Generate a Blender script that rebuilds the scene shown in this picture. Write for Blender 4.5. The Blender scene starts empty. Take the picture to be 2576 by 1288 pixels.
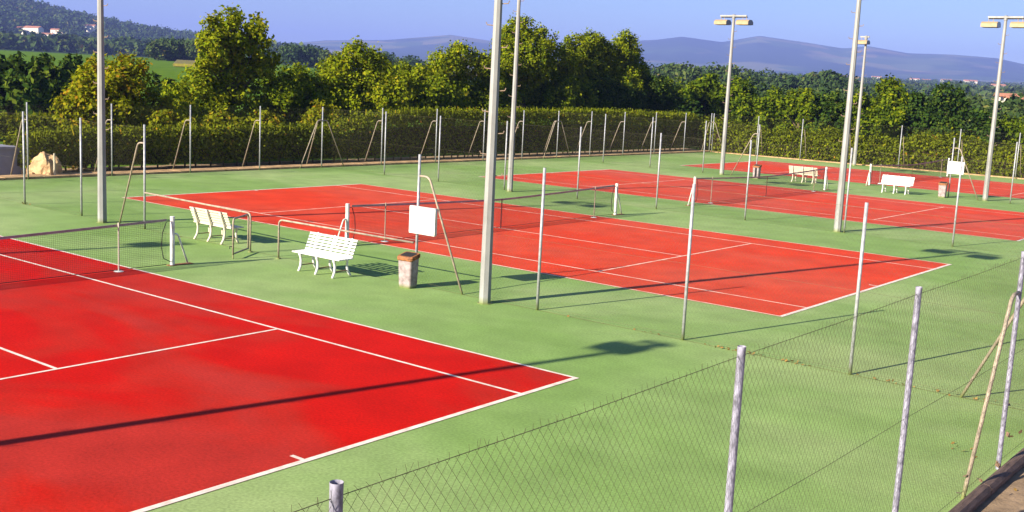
import bpy, math, random
import numpy as np
from mathutils import Matrix, Vector

random.seed(7)
rng = np.random.default_rng(11)
scene = bpy.context.scene
COL = scene.collection

# ------------------------------------------------------------------ camera
W0, F0 = 2576.0, 2802.42                       # picture width and focal length in the same pixels
CAM = np.array([21.317, -8.372, 4.494])
YAW, PITCH, ROLL = 0.66520, 1.41472, 0.04919


def rotm(a, b, c):
    ca, sa, cb, sb, cc, sc = math.cos(a), math.sin(a), math.cos(b), math.sin(b), math.cos(c), math.sin(c)
    Rz = np.array([[ca, -sa, 0], [sa, ca, 0], [0, 0, 1.]])
    Rx = np.array([[1, 0, 0], [0, cb, -sb], [0, sb, cb]])
    Rr = np.array([[cc, -sc, 0], [sc, cc, 0], [0, 0, 1.]])
    return Rz @ Rx @ Rr


RC = rotm(YAW, PITCH, ROLL)
cam_d = bpy.data.cameras.new('camera')
cam = bpy.data.objects.new('camera', cam_d)
COL.objects.link(cam)
M = np.eye(4); M[:3, :3] = RC; M[:3, 3] = CAM
cam.matrix_world = Matrix(M.tolist())
cam_d.sensor_fit = 'HORIZONTAL'; cam_d.sensor_width = 36.0; cam_d.lens = F0 * 36.0 / W0
cam_d.clip_start = 0.05; cam_d.clip_end = 40000
scene.camera = cam

# ------------------------------------------------------------------ sun, sky, exposure
SUN_DIR = np.array([4.25, 17.4, -8.15]); SUN_DIR /= np.linalg.norm(SUN_DIR)   # direction the light travels
SUN_EL = math.asin(-SUN_DIR[2])
world = bpy.data.worlds.new('World'); scene.world = world; world.use_nodes = True
wn = world.node_tree.nodes; wl = world.node_tree.links
wn.clear()
sky = wn.new('ShaderNodeTexSky'); sky.sky_type = 'NISHITA'; sky.sun_disc = False
sky.sun_elevation = SUN_EL
sky.sun_rotation = math.atan2(-SUN_DIR[0], -SUN_DIR[1]) % (2 * math.pi)
sky.altitude = 200; sky.air_density = 1.0; sky.dust_density = 0.6; sky.ozone_density = 2.5
tint = wn.new('ShaderNodeMix'); tint.data_type = 'RGBA'; tint.blend_type = 'MULTIPLY'
tint.inputs[0].default_value = 1.0
tint.inputs[7].default_value = (0.82, 0.92, 1.20, 1)
bg = wn.new('ShaderNodeBackground'); bg.inputs[1].default_value = 0.050
wo = wn.new('ShaderNodeOutputWorld')
wl.new(sky.outputs[0], tint.inputs[6]); wl.new(tint.outputs[2], bg.inputs[0]); wl.new(bg.outputs[0], wo.inputs[0])

sun_d = bpy.data.lights.new('sun', 'SUN'); sun_d.energy = 5.0; sun_d.angle = math.radians(0.5)
sun_d.color = (1.0, 0.92, 0.78)
sun = bpy.data.objects.new('sun', sun_d); COL.objects.link(sun)
sun.rotation_euler = Vector(SUN_DIR.tolist()).to_track_quat('-Z', 'Y').to_euler()
sun.location = (0, -40, 40)

vs = scene.view_settings
vs.view_transform = 'Standard'; vs.look = 'None'; vs.gamma = 1.0; vs.use_curve_mapping = False
vs.exposure = 1.5
scene.render.resolution_x = 1024; scene.render.resolution_y = 512
scene.cycles.volume_bounces = 0
scene.cycles.max_bounces = 6


def ray(u, v):
    return RC @ np.array([(u - 1288.0) / F0, -(v - 644.0) / F0, -1.0])


def gp(u, v, z=0.0):
    d = ray(u, v); return CAM + (z - CAM[2]) / d[2] * d


def atx(u, v, X):
    d = ray(u, v); return CAM + (X - CAM[0]) / d[0] * d


def aty(u, v, Y):
    d = ray(u, v); return CAM + (Y - CAM[1]) / d[1] * d


def atd(u, v, dist):
    d = ray(u, v); return CAM + dist / math.hypot(d[0], d[1]) * d


# ------------------------------------------------------------------ materials
def nodes(m):
    m.use_nodes = True
    n = m.node_tree.nodes; n.clear()
    return n, m.node_tree.links


def ramp(n, stops):
    r = n.new('ShaderNodeValToRGB')
    e = r.color_ramp.elements
    while len(e) < len(stops): e.new(0.5)
    for k, (p, c) in enumerate(stops):
        e[k].position = p; e[k].color = (*c, 1)
    return r


def mat(name, base, rough=0.6, metal=0.0, var=0.25, scale=6.0, bump=0.0, bscale=40.0, moss=0.0, spec=0.4, stretch=None, dirt=None):
    """painted / weathered surface: base colour with noise variation, optional moss near the foot"""
    m = bpy.data.materials.new(name); n, l = nodes(m)
    out = n.new('ShaderNodeOutputMaterial'); b = n.new('ShaderNodeBsdfPrincipled')
    b.inputs['Roughness'].default_value = rough; b.inputs['Metallic'].default_value = metal
    b.inputs['Specular IOR Level'].default_value = spec
    tc = n.new('ShaderNodeTexCoord'); src = tc.outputs['Object']
    if stretch:
        mp = n.new('ShaderNodeMapping'); mp.inputs['Scale'].default_value = stretch
        l.new(src, mp.inputs['Vector']); src = mp.outputs['Vector']
    nz = n.new('ShaderNodeTexNoise'); nz.inputs['Scale'].default_value = scale; nz.inputs['Detail'].default_value = 6
    nz.inputs['Roughness'].default_value = 0.65
    l.new(src, nz.inputs['Vector'])
    lo = tuple(c * (1 - var) for c in base); hi = tuple(min(1, c * (1 + var)) for c in base)
    if dirt: lo = dirt
    r = ramp(n, [(0.32, lo), (0.62, hi)])
    l.new(nz.outputs['Fac'], r.inputs[0]); col = r.outputs[0]
    if moss > 0:
        sx = n.new('ShaderNodeSeparateXYZ'); l.new(tc.outputs['Object'], sx.inputs[0])
        mr = n.new('ShaderNodeMapRange'); mr.inputs[1].default_value = moss; mr.inputs[2].default_value = 0.0
        l.new(sx.outputs['Z'], mr.inputs[0])
        mx = n.new('ShaderNodeMix'); mx.data_type = 'RGBA'
        mx.inputs[7].default_value = (0.16, 0.19, 0.05, 1)
        l.new(mr.outputs[0], mx.inputs[0]); l.new(col, mx.inputs[6]); col = mx.outputs[2]
    l.new(col, b.inputs['Base Color'])
    if bump > 0:
        bn = n.new('ShaderNodeTexNoise'); bn.inputs['Scale'].default_value = bscale; bn.inputs['Detail'].default_value = 5
        l.new(tc.outputs['Object'], bn.inputs['Vector'])
        bp = n.new('ShaderNodeBump'); bp.inputs['Strength'].default_value = bump; bp.inputs['Distance'].default_value = 0.02
        l.new(bn.outputs['Fac'], bp.inputs['Height']); l.new(bp.outputs[0], b.inputs['Normal'])
    l.new(b.outputs[0], out.inputs[0])
    return m


def ground_mat(name, c_lo, c_mid, c_hi, big=0.16, pos=(0.38, 0.5, 0.62), fine=26.0, rough=0.75, stretch=(1, 1, 1), spec=0.35, streak=0.0):
    """acrylic court surface: broad worn patches, streaks and a fine grain"""
    m = bpy.data.materials.new(name); n, l = nodes(m)
    out = n.new('ShaderNodeOutputMaterial'); b = n.new('ShaderNodeBsdfPrincipled')
    b.inputs['Roughness'].default_value = rough; b.inputs['Specular IOR Level'].default_value = spec
    tc = n.new('ShaderNodeTexCoord')
    mp = n.new('ShaderNodeMapping'); mp.inputs['Scale'].default_value = stretch
    mp.inputs['Rotation'].default_value = (0, 0, 0.25)
    l.new(tc.outputs['Object'], mp.inputs['Vector'])
    a = n.new('ShaderNodeTexNoise'); a.inputs['Scale'].default_value = big; a.inputs['Detail'].default_value = 5
    a.inputs['Roughness'].default_value = 0.55; a.inputs['Distortion'].default_value = 0.6
    l.new(mp.outputs['Vector'], a.inputs['Vector'])
    r = ramp(n, list(zip(pos, (c_lo, c_mid, c_hi))))
    l.new(a.outputs['Fac'], r.inputs[0])
    f = n.new('ShaderNodeTexNoise'); f.inputs['Scale'].default_value = fine; f.inputs['Detail'].default_value = 4
    l.new(tc.outputs['Object'], f.inputs['Vector'])
    fr = ramp(n, [(0.25, (0.74, 0.74, 0.74)), (0.75, (1.20, 1.20, 1.20))])
    l.new(f.outputs['Fac'], fr.inputs[0])
    mx = n.new('ShaderNodeMix'); mx.data_type = 'RGBA'; mx.blend_type = 'MULTIPLY'; mx.inputs[0].default_value = 1.0
    l.new(r.outputs[0], mx.inputs[6]); l.new(fr.outputs[0], mx.inputs[7])
    s = n.new('ShaderNodeTexNoise'); s.inputs['Scale'].default_value = 1.1; s.inputs['Detail'].default_value = 6
    l.new(tc.outputs['Object'], s.inputs['Vector'])
    sr = ramp(n, [(0.30, (0.86, 0.86, 0.86)), (0.70, (1.09, 1.09, 1.09))]); l.new(s.outputs['Fac'], sr.inputs[0])
    mx2 = n.new('ShaderNodeMix'); mx2.data_type = 'RGBA'; mx2.blend_type = 'MULTIPLY'; mx2.inputs[0].default_value = 1.0
    l.new(mx.outputs[2], mx2.inputs[6]); l.new(sr.outputs[0], mx2.inputs[7])
    l.new(mx2.outputs[2], b.inputs['Base Color'])
    bp = n.new('ShaderNodeBump'); bp.inputs['Strength'].default_value = 0.25; bp.inputs['Distance'].default_value = 0.01
    g = n.new('ShaderNodeTexNoise'); g.inputs['Scale'].default_value = 90; l.new(tc.outputs['Object'], g.inputs['Vector'])
    l.new(g.outputs['Fac'], bp.inputs['Height']); l.new(bp.outputs[0], b.inputs['Normal'])
    l.new(b.outputs[0], out.inputs[0])
    return m


def leaf_mat(name, stops, trans=0.38):
    m = bpy.data.materials.new(name); n, l = nodes(m)
    out = n.new('ShaderNodeOutputMaterial')
    at = n.new('ShaderNodeAttribute'); at.attribute_name = 'rnd'
    tc = n.new('ShaderNodeTexCoord')
    nz = n.new('ShaderNodeTexNoise'); nz.inputs['Scale'].default_value = 0.7; nz.inputs['Detail'].default_value = 3
    l.new(tc.outputs['Object'], nz.inputs['Vector'])
    mt = n.new('ShaderNodeMath'); mt.operation = 'MULTIPLY_ADD'; mt.inputs[1].default_value = 0.55; mt.inputs[2].default_value = -0.27
    l.new(nz.outputs['Fac'], mt.inputs[0])
    ad = n.new('ShaderNodeMath'); ad.operation = 'ADD'; l.new(at.outputs['Fac'], ad.inputs[0]); l.new(mt.outputs[0], ad.inputs[1])
    r = ramp(n, stops); l.new(ad.outputs[0], r.inputs[0])
    d = n.new('ShaderNodeBsdfDiffuse'); t = n.new('ShaderNodeBsdfTranslucent')
    l.new(r.outputs[0], d.inputs[0]); l.new(r.outputs[0], t.inputs[0])
    mx = n.new('ShaderNodeMixShader'); mx.inputs[0].default_value = trans
    l.new(d.outputs[0], mx.inputs[1]); l.new(t.outputs[0], mx.inputs[2]); l.new(mx.outputs[0], out.inputs[0])
    return m


MT = {}
MT['green'] = ground_mat('green_acrylic', (0.178, 0.282, 0.070), (0.212, 0.312, 0.092), (0.265, 0.345, 0.124), big=0.13, stretch=(1, 1.6, 1), spec=0.12)
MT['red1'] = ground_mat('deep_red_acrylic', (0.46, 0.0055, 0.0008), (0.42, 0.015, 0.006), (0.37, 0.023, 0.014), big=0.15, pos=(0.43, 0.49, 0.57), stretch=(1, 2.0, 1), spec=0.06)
MT['red2'] = ground_mat('sheen_orange_red_acrylic', (0.57, 0.040, 0.010), (0.55, 0.053, 0.019), (0.52, 0.064, 0.028), big=0.16, stretch=(1, 1.6, 1), spec=0.10)  # lighter orange red: grazing sky sheen is put into the base colour
MT['red3'] = ground_mat('sheen_pale_red_acrylic', (0.57, 0.045, 0.015), (0.54, 0.057, 0.026), (0.50, 0.068, 0.038), big=0.16, stretch=(1, 1.6, 1), spec=0.10)  # paler red of the far courts has the grazing sky sheen painted in
MT['line'] = mat('line_paint', (0.66, 0.60, 0.50), 0.7, var=0.12, scale=5, dirt=(0.56, 0.42, 0.33))
MT['line_far'] = mat('worn_line_paint', (0.70, 0.52, 0.40), 0.7, var=0.12, scale=2.5, dirt=(0.58, 0.26, 0.17))
MT['white'] = mat('white_plastic', (0.62, 0.60, 0.57), 0.5, var=0.06, scale=8)
MT['cream'] = mat('cream_plastic', (0.56, 0.51, 0.38), 0.5, var=0.08, scale=8)
MT['board'] = mat('white_board', (0.70, 0.70, 0.66), 0.4, var=0.04, scale=3)
MT['wpost'] = mat('white_post_paint', (0.62, 0.62, 0.58), 0.45, var=0.08, scale=7, dirt=(0.46, 0.43, 0.35))
MT['galv'] = mat('galvanised_steel', (0.30, 0.30, 0.30), 0.5, metal=0.2, var=0.22, scale=14, moss=0.22)
MT['galvnear'] = mat('galvanised_steel_spangled', (0.25, 0.235, 0.29), 0.5, metal=0.25, var=0.5, scale=26, stretch=(1, 1, 0.5))
MT['tube'] = mat('beige_painted_tube', (0.27, 0.215, 0.155), 0.55, var=0.35, scale=9, moss=0.18)
MT['mast'] = mat('mast_galvanised', (0.25, 0.245, 0.225), 0.6, metal=0.1, var=0.22, scale=2.2, stretch=(1, 1, 0.35), moss=0.15)
MT['peg'] = mat('rusty_peg', (0.22, 0.15, 0.10), 0.7, var=0.3, scale=20)
MT['lampbody'] = mat('cream_lamp_housing', (0.33, 0.225, 0.115), 0.5, var=0.15, scale=5)
MT['glass'] = mat('dark_glass_and_end_shade', (0.05, 0.05, 0.05), 0.1, var=0.1, scale=5, spec=0.6)  # real lamp glass; also the dark tone painted on the unlit lamp ends
MT['wire'] = mat('rusty_green_wire', (0.085, 0.075, 0.034), 0.7, var=0.4, scale=3)
MT['netcord'] = mat('black_net_cord', (0.018, 0.016, 0.016), 0.8, var=0.2, scale=8)
MT['band'] = mat('grey_net_band', (0.30, 0.25, 0.23), 0.8, var=0.2, scale=3)
MT['strap'] = mat('weathered_strap', (0.20, 0.12, 0.07), 0.8, var=0.3, scale=8)
MT['rust'] = mat('rusty_steel', (0.20, 0.075, 0.022), 0.75, var=0.6, scale=9, bump=0.3)
MT['binpaint'] = mat('faded_bin_paint', (0.31, 0.245, 0.235), 0.6, var=0.15, scale=7, dirt=(0.15, 0.11, 0.10), moss=0.10)
MT['hole'] = mat('dark_bin_inside', (0.012, 0.010, 0.010), 0.9, var=0.1)
MT['kerb'] = mat('tan_concrete_kerb', (0.40, 0.25, 0.12), 0.85, var=0.3, scale=2.5, bump=0.4, dirt=(0.20, 0.12, 0.05))
MT['sleeper'] = mat('dark_timber_edge', (0.105, 0.066, 0.048), 0.8, var=0.45, scale=6, bump=0.4, stretch=(4, 0.6, 4))
MT['soil'] = mat('dry_soil', (0.27, 0.18, 0.10), 0.95, var=0.35, scale=2.2, bump=0.6, bscale=18)
MT['asphalt'] = mat('grey_path', (0.075, 0.070, 0.072), 0.9, var=0.2, scale=3)
MT['bark'] = mat('bark', (0.085, 0.060, 0.035), 0.9, var=0.35, scale=7, bump=0.6)
MT['leaf'] = leaf_mat('leaf_yellow_green', [(0.0, (0.026, 0.050, 0.005)), (0.4, (0.138, 0.185, 0.007)), (0.75, (0.285, 0.310, 0.011)), (1.0, (0.36, 0.30, 0.015))])
MT['leafwarm'] = leaf_mat('leaf_autumn', [(0.0, (0.035, 0.050, 0.005)), (0.4, (0.140, 0.165, 0.007)), (0.75, (0.270, 0.265, 0.010)), (1.0, (0.34, 0.18, 0.015))])
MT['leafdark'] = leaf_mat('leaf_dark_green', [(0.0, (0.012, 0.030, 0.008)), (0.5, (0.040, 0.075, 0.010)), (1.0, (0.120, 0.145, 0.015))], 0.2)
MT['leafmid'] = leaf_mat('leaf_mid_green', [(0.0, (0.016, 0.040, 0.006)), (0.5, (0.105, 0.150, 0.007)), (1.0, (0.290, 0.300, 0.010))], 0.35)
MT['hedge'] = leaf_mat('hedge_leaf', [(0.0, (0.026, 0.036, 0.004)), (0.5, (0.108, 0.132, 0.007)), (0.85, (0.205, 0.215, 0.009)), (1.0, (0.30, 0.14, 0.012))], 0.2)
MT['hedgecore'] = mat('hedge_twig_light_block', (0.030, 0.017, 0.008), 0.95, var=0.4, scale=5)
MT['wood'] = leaf_mat('wood_leaf', [(0.0, (0.020, 0.040, 0.014)), (0.5, (0.048, 0.078, 0.020)), (0.85, (0.095, 0.115, 0.028)), (1.0, (0.20, 0.10, 0.03))], 0.15)
MT['plaster'] = mat('pale_plaster', (0.74, 0.66, 0.52), 0.9, var=0.12, scale=2)
MT['bluewall'] = mat('pale_grey_render', (0.22, 0.22, 0.27), 0.9, var=0.12, scale=2)
MT['stone'] = mat('tan_rubble_stone', (0.46, 0.30, 0.15), 0.95, var=0.2, scale=3.5, bump=0.8, bscale=9, dirt=(0.26, 0.15, 0.07))
MT['tile'] = mat('terracotta_roof', (0.36, 0.15, 0.08), 0.85, var=0.25, scale=2)
MT['pane'] = mat('window_dark', (0.05, 0.055, 0.065), 0.2, var=0.1)
MT['vine'] = mat('vine_rows', (0.30, 0.24, 0.03), 0.9, var=0.3, scale=0.8)
MT['dryleaf'] = mat('dry_leaf', (0.22, 0.13, 0.03), 0.9, var=0.4, scale=5)
MT['joint'] = mat('mossy_joint', (0.16, 0.17, 0.05), 0.9, var=0.4, scale=2)
MT['pine'] = mat('bleached_post', (0.45, 0.38, 0.26), 0.9, var=0.2, scale=6)


# ------------------------------------------------------------------ mesh helpers
class MB:
    def __init__(s): s.v = []; s.f = []

    def add(s, V, Fs):
        o = len(s.v); s.v.extend([tuple(map(float, p)) for p in V]); s.f.extend([tuple(i + o for i in f) for f in Fs])

    def box(s, c, size, rz=0.0):
        cx, cy, cz = c; a, b, h = size[0] / 2, size[1] / 2, size[2] / 2
        cr, sr = math.cos(rz), math.sin(rz); V = []
        for z in (-h, h):
            for x, y in ((-a, -b), (a, -b), (a, b), (-a, b)):
                V.append((cx + x * cr - y * sr, cy + x * sr + y * cr, cz + z))
        s.add(V, [(3, 2, 1, 0), (4, 5, 6, 7), (0, 1, 5, 4), (1, 2, 6, 5), (2, 3, 7, 6), (3, 0, 4, 7)])

    def tube(s, pts, r, n=8, caps=True):
        pts = [np.array(p, float) for p in pts]
        rs = r if hasattr(r, '__len__') else [r] * len(pts)
        T = []
        for i in range(len(pts)):
            a = pts[max(0, i - 1)]; b = pts[min(len(pts) - 1, i + 1)]
            t = b - a; T.append(t / (np.linalg.norm(t) + 1e-12))
        ref = np.array([0, 0, 1.0]) if abs(T[0][2]) < 0.9 else np.array([1.0, 0, 0])
        u = np.cross(T[0], ref); u /= np.linalg.norm(u)
        V = []
        for p, t, rr in zip(pts, T, rs):
            u = u - t * (u @ t); u /= np.linalg.norm(u); w = np.cross(t, u)
            for k in range(n):
                an = 2 * math.pi * (k + 0.5) / n
                V.append(p + rr * (math.cos(an) * u + math.sin(an) * w))
        Fs = []
        for i in range(len(pts) - 1):
            for k in range(n):
                k2 = (k + 1) % n
                Fs.append((i * n + k, i * n + k2, (i + 1) * n + k2, (i + 1) * n + k))
        if caps:
            Fs.append(tuple(range(n - 1, -1, -1))); Fs.append(tuple((len(pts) - 1) * n + k for k in range(n)))
        s.add(V, Fs)

    def prism(s, poly, axis, a, b):
        """extrude a 2-D outline (list of (p,q)) along 'x','y' or 'z' from a to b"""
        def P(p, q, t):
            return {'x': (t, p, q), 'y': (p, t, q), 'z': (p, q, t)}[axis]
        n = len(poly)
        V = [P(p, q, a) for p, q in poly] + [P(p, q, b) for p, q in poly]
        Fs = [tuple(range(n - 1, -1, -1)), tuple(range(n, 2 * n))] + [(k, (k + 1) % n, n + (k + 1) % n, n + k) for k in range(n)]
        s.add(V, Fs)

    def mesh(s, name, m, smooth=False):
        me = bpy.data.meshes.new(name); me.from_pydata(s.v, [], s.f)
        me.materials.append(MT[m] if isinstance(m, str) else m)
        if smooth:
            me.polygons.foreach_set('use_smooth', [True] * len(me.polygons))
        me.update(); return me

    def build(s, name, m, parent=None, smooth=False):
        return link(name, s.mesh(name, m, smooth), parent)


def link(name, me, parent=None, loc=None, rz=0.0):
    o = bpy.data.objects.new(name, me); COL.objects.link(o)
    if loc is not None: o.location = loc
    if rz: o.rotation_euler = (0, 0, rz)
    if parent: o.parent = parent
    return o


def tag(o, label, cat, group=None, kind=None):
    if label: o['label'] = label
    if cat: o['category'] = cat
    if group: o['group'] = group
    if kind: o['kind'] = kind
    return o


def thing(name, label, cat, loc=(0, 0, 0), rz=0.0, group=None):
    o = bpy.data.objects.new(name, None); COL.objects.link(o)
    o.empty_display_size = 0.3
    o.location = tuple(map(float, loc)); o.rotation_euler = (0, 0, rz)
    return tag(o, label, cat, group)


def copy_tree(o, parent=None):
    c = o.copy(); COL.objects.link(c); c.parent = parent
    for ch in list(o.children):
        copy_tree(ch, c)
    return c


def np_mesh(name, V, Q, m, rnd=None, k=4):
    me = bpy.data.meshes.new(name)
    V = np.asarray(V, np.float32); Q = np.asarray(Q, np.int32)
    me.vertices.add(len(V)); me.vertices.foreach_set('co', V.ravel())
    me.loops.add(Q.size); me.loops.foreach_set('vertex_index', Q.ravel())
    me.polygons.add(len(Q)); me.polygons.foreach_set('loop_start', np.arange(0, Q.size, k, dtype=np.int32))
    me.polygons.foreach_set('loop_total', np.full(len(Q), k, np.int32))
    me.update(calc_edges=True)
    if rnd is not None:
        a = me.attributes.new('rnd', 'FLOAT', 'FACE'); a.data.foreach_set('value', np.asarray(rnd, np.float32))
    me.materials.append(MT[m]); return me


def smooth_path(pts, r=0.15, n=5):
    """round the inner corners of a polyline"""
    pts = [np.array(p, float) for p in pts]; out = [pts[0]]
    for a, b, c in zip(pts, pts[1:], pts[2:]):
        d1 = (a - b); d2 = (c - b); l1 = np.linalg.norm(d1); l2 = np.linalg.norm(d2)
        rr = min(r, l1 * 0.49, l2 * 0.49)
        p = b + d1 / l1 * rr; q = b + d2 / l2 * rr
        for k in range(n + 1):
            t = k / n; out.append((1 - t) ** 2 * p + 2 * t * (1 - t) * b + t * t * q)
    out.append(pts[-1]); return out


def wires(segs, r):
    """many thin 3-sided wires, segs (N,2,3) -> verts, quads"""
    S = np.asarray(segs, float); a = S[:, 0]; b = S[:, 1]; t = b - a; t /= np.linalg.norm(t, axis=1)[:, None]
    ref = np.where(np.abs(t[:, 1:2]) < 0.9, np.array([[0, 1.0, 0]]), np.array([[1.0, 0, 0]]))
    u = np.cross(t, ref); u /= np.linalg.norm(u, axis=1)[:, None]; w = np.cross(t, u)
    V = []
    for P in (a, b):
        for k in range(3):
            an = 2 * math.pi * k / 3
            V.append(P + r * (math.cos(an) * u + math.sin(an) * w))
    V = np.stack(V, 1).reshape(-1, 3); N = len(S); base = np.arange(N)[:, None] * 6
    Q = np.concatenate([base + np.array([[k, (k + 1) % 3, 3 + (k + 1) % 3, 3 + k]]) for k in range(3)])
    return V, Q


def chain_mesh(L, H, pitch=0.065, r=0.0013, z0=0.04, spikes=False, name='mesh_panel'):
    segs = []; asp = 1.25; H2 = H - z0; run = H2 / asp
    nx = int((L + run) / pitch) + 1
    for k in range(nx + 1):
        for sgn in (1, -1):
            x0 = -run + k * pitch if sgn > 0 else k * pitch
            # line from (x0,z0) to (x0+sgn*run,H) clipped to 0..L
            xa, za, xb, zb = x0, z0, x0 + sgn * run, H
            if xa > xb: xa, za, xb, zb = xb, zb, xa, za
            if xb <= 0 or xa >= L: continue
            if xa < 0: za += (zb - za) * (0 - xa) / (xb - xa); xa = 0
            if xb > L: zb = za + (zb - za) * (L - xa) / (xb - xa); xb = L
            if abs(xb - xa) < 0.01: continue
            y = 0.0017 * sgn
            segs.append(((xa, y, za), (xb, y, zb)))
    if spikes:
        k = 0.0
        while k < L:
            ln = random.uniform(0.022, 0.05); dx = random.uniform(-0.03, -0.005)
            segs.append(((k, 0, H - 0.01), (k + dx, random.uniform(-0.012, 0.012), H + ln)))
            if random.random() < 0.25:
                segs.append(((k + 0.004, 0, H - 0.01), (k - dx * 0.9, random.uniform(-0.012, 0.012), H + ln * random.uniform(0.5, 1))))
            k += pitch * random.uniform(0.9, 1.1)
    V, Q = wires(segs, r)
    return np_mesh(name, V, Q, 'wire')


# ------------------------------------------------------------------ leaf clouds
def leaf_quads(P, size, up=0.0, out=None, jitter=1.0, aspect=1.5):
    """one leaf-sized face per point of P; out = preferred normals"""
    N = len(P)
    nrm = rng.normal(size=(N, 3)) * jitter
    if out is not None: nrm = nrm + out
    nrm[:, 2] += up
    nrm /= np.linalg.norm(nrm, axis=1)[:, None] + 1e-9
    t = rng.normal(size=(N, 3)); t -= nrm * (t * nrm).sum(1)[:, None]; t /= np.linalg.norm(t, axis=1)[:, None] + 1e-9
    b = np.cross(nrm, t)
    s = np.asarray(size) * rng.uniform(0.6, 1.35, N); s = s[:, None]
    c = rng.uniform(0.25, 0.5, (N, 1))
    V = np.stack([P - t * s * aspect / 2, P + b * s / 2 + t * s * (c - 0.4), P + t * s * aspect / 2, P - b * s / 2 + t * s * (c - 0.4)], 1).reshape(-1, 3)
    Q = np.arange(N * 4).reshape(-1, 4)
    return V, Q


def lobes_points(lobes, n_per_m2, spread=0.15):
    """points through the outer volume of a set of spheres (x,y,z,r), gathered into leaf clumps"""
    Ps = []; Ns = []
    for (x, y, z, r) in lobes:
        n = int(4 * math.pi * r * r * n_per_m2)
        ncl = max(7, int(n / 36))
        d = rng.normal(size=(ncl, 3)); d /= np.linalg.norm(d, axis=1)[:, None]
        rad = r * (0.40 + 0.70 * rng.random(ncl) ** 0.5)
        cen = np.array([x, y, z]) + d * rad[:, None]
        idx = rng.integers(0, ncl, n)
        off = rng.normal(size=(n, 3)) * min(spread, 0.16 * r + 0.04)
        Ps.append(cen[idx] + off); Ns.append(d[idx])
    return np.concatenate(Ps), np.concatenate(Ns)


def tree(name, label, cat, base, lobes, leaf, size, dens, group=None, trunk_r=0.16, bias=0.0):
    """trunk and limbs that reach each leaf mass, crown of separate leaf faces"""
    bx, by, bz = base
    t = thing(name, label, cat, base, 0, group)
    L = [(x - bx, y - by, z - bz, r) for x, y, z, r in lobes]
    P, Nn = lobes_points(L, dens, max(0.17, size * 1.1))
    k = P[:, 2] > 0.15; P = P[k]; Nn = Nn[k]
    V, Q = leaf_quads(P, np.full(len(P), size), up=0.45, out=Nn * 1.5)
    rnd = np.clip(rng.normal(0.53 + bias, 0.2, len(P)), 0, 1)
    link('crown', np_mesh('crown', V, Q, leaf, rnd), t)
    mb = MB(); top = max(l[2] for l in L)
    zc = top * 0.35
    mb.tube([(0, 0, -0.3), (0.05, 0, zc * 0.6), (-0.05, 0.06, zc * 1.3), (0.05, 0, top * 0.75)], [trunk_r * 1.25, trunk_r, trunk_r * 0.75, trunk_r * 0.25], 8)
    for (x, y, z, r) in L:
        s = min(zc * 1.2, z * 0.55)
        mid = (x * 0.45, y * 0.45, s + (z - s) * 0.55)
        mb.tube([(0, 0, s), mid, (x, y, z)], [trunk_r * 0.5, trunk_r * 0.33, trunk_r * 0.12], 6)
        for _ in range(3):
            d = rng.normal(size=3); d /= np.linalg.norm(d)
            mb.tube([(x * 0.8, y * 0.8, s + (z - s) * 0.85), (x + d[0] * r * 0.8, y + d[1] * r * 0.8, z + d[2] * r * 0.8)], [trunk_r * 0.14, trunk_r * 0.05], 4)
    mb.build('trunk', 'bark', t)
    return t


# ------------------------------------------------------------------ terrain
AX = np.array([-math.sin(YAW), math.cos(YAW)]); RT = np.array([math.cos(YAW), math.sin(YAW)])


def hor(u): return 140.0 + 0.0489 * u


SKY_U = [-2500, -1200, -300, 300, 600, 700, 800, 950, 1110, 1220, 1300, 1450, 1550, 1620, 1680, 1780, 1870, 1990, 2080, 2140, 2240, 2350, 2460, 2540, 2650, 3000, 4200, 6000]
SKY_V = [0, 40, 90, 112, 118, 115, 106, 105, 92, 108, 115, 112, 108, 105, 98, 112, 98, 115, 130, 125, 143, 148, 158, 175, 192, 215, 270, 350]
SKY_T = [(hor(u) - v) / F0 for u, v in zip(SKY_U, SKY_V)]
HIL_U = [-4000, -1500, -600, 0, 80, 160, 240, 330, 400, 470, 560, 700, 1000, 1400]
HIL_T = [0.03, 0.05, 0.052, 0.0428, 0.0385, 0.0345, 0.0300, 0.0255, 0.0228, 0.0206, 0.0180, 0.0150, 0.011, 0.006]


def smooth(a, b, x):
    t = np.clip((x - a) / (b - a), 0, 1); return t * t * (3 - 2 * t)


def wave(x, y, s):
    return (np.sin(x / s * 1.7 + 0.6 * np.sin(y / s * 1.1)) + np.sin(y / s * 1.9 + 1.3 + 0.8 * np.sin(x / s * 0.7)) + 0.6 * np.sin((x + y) / s * 3.1)) / 2.6


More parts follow.
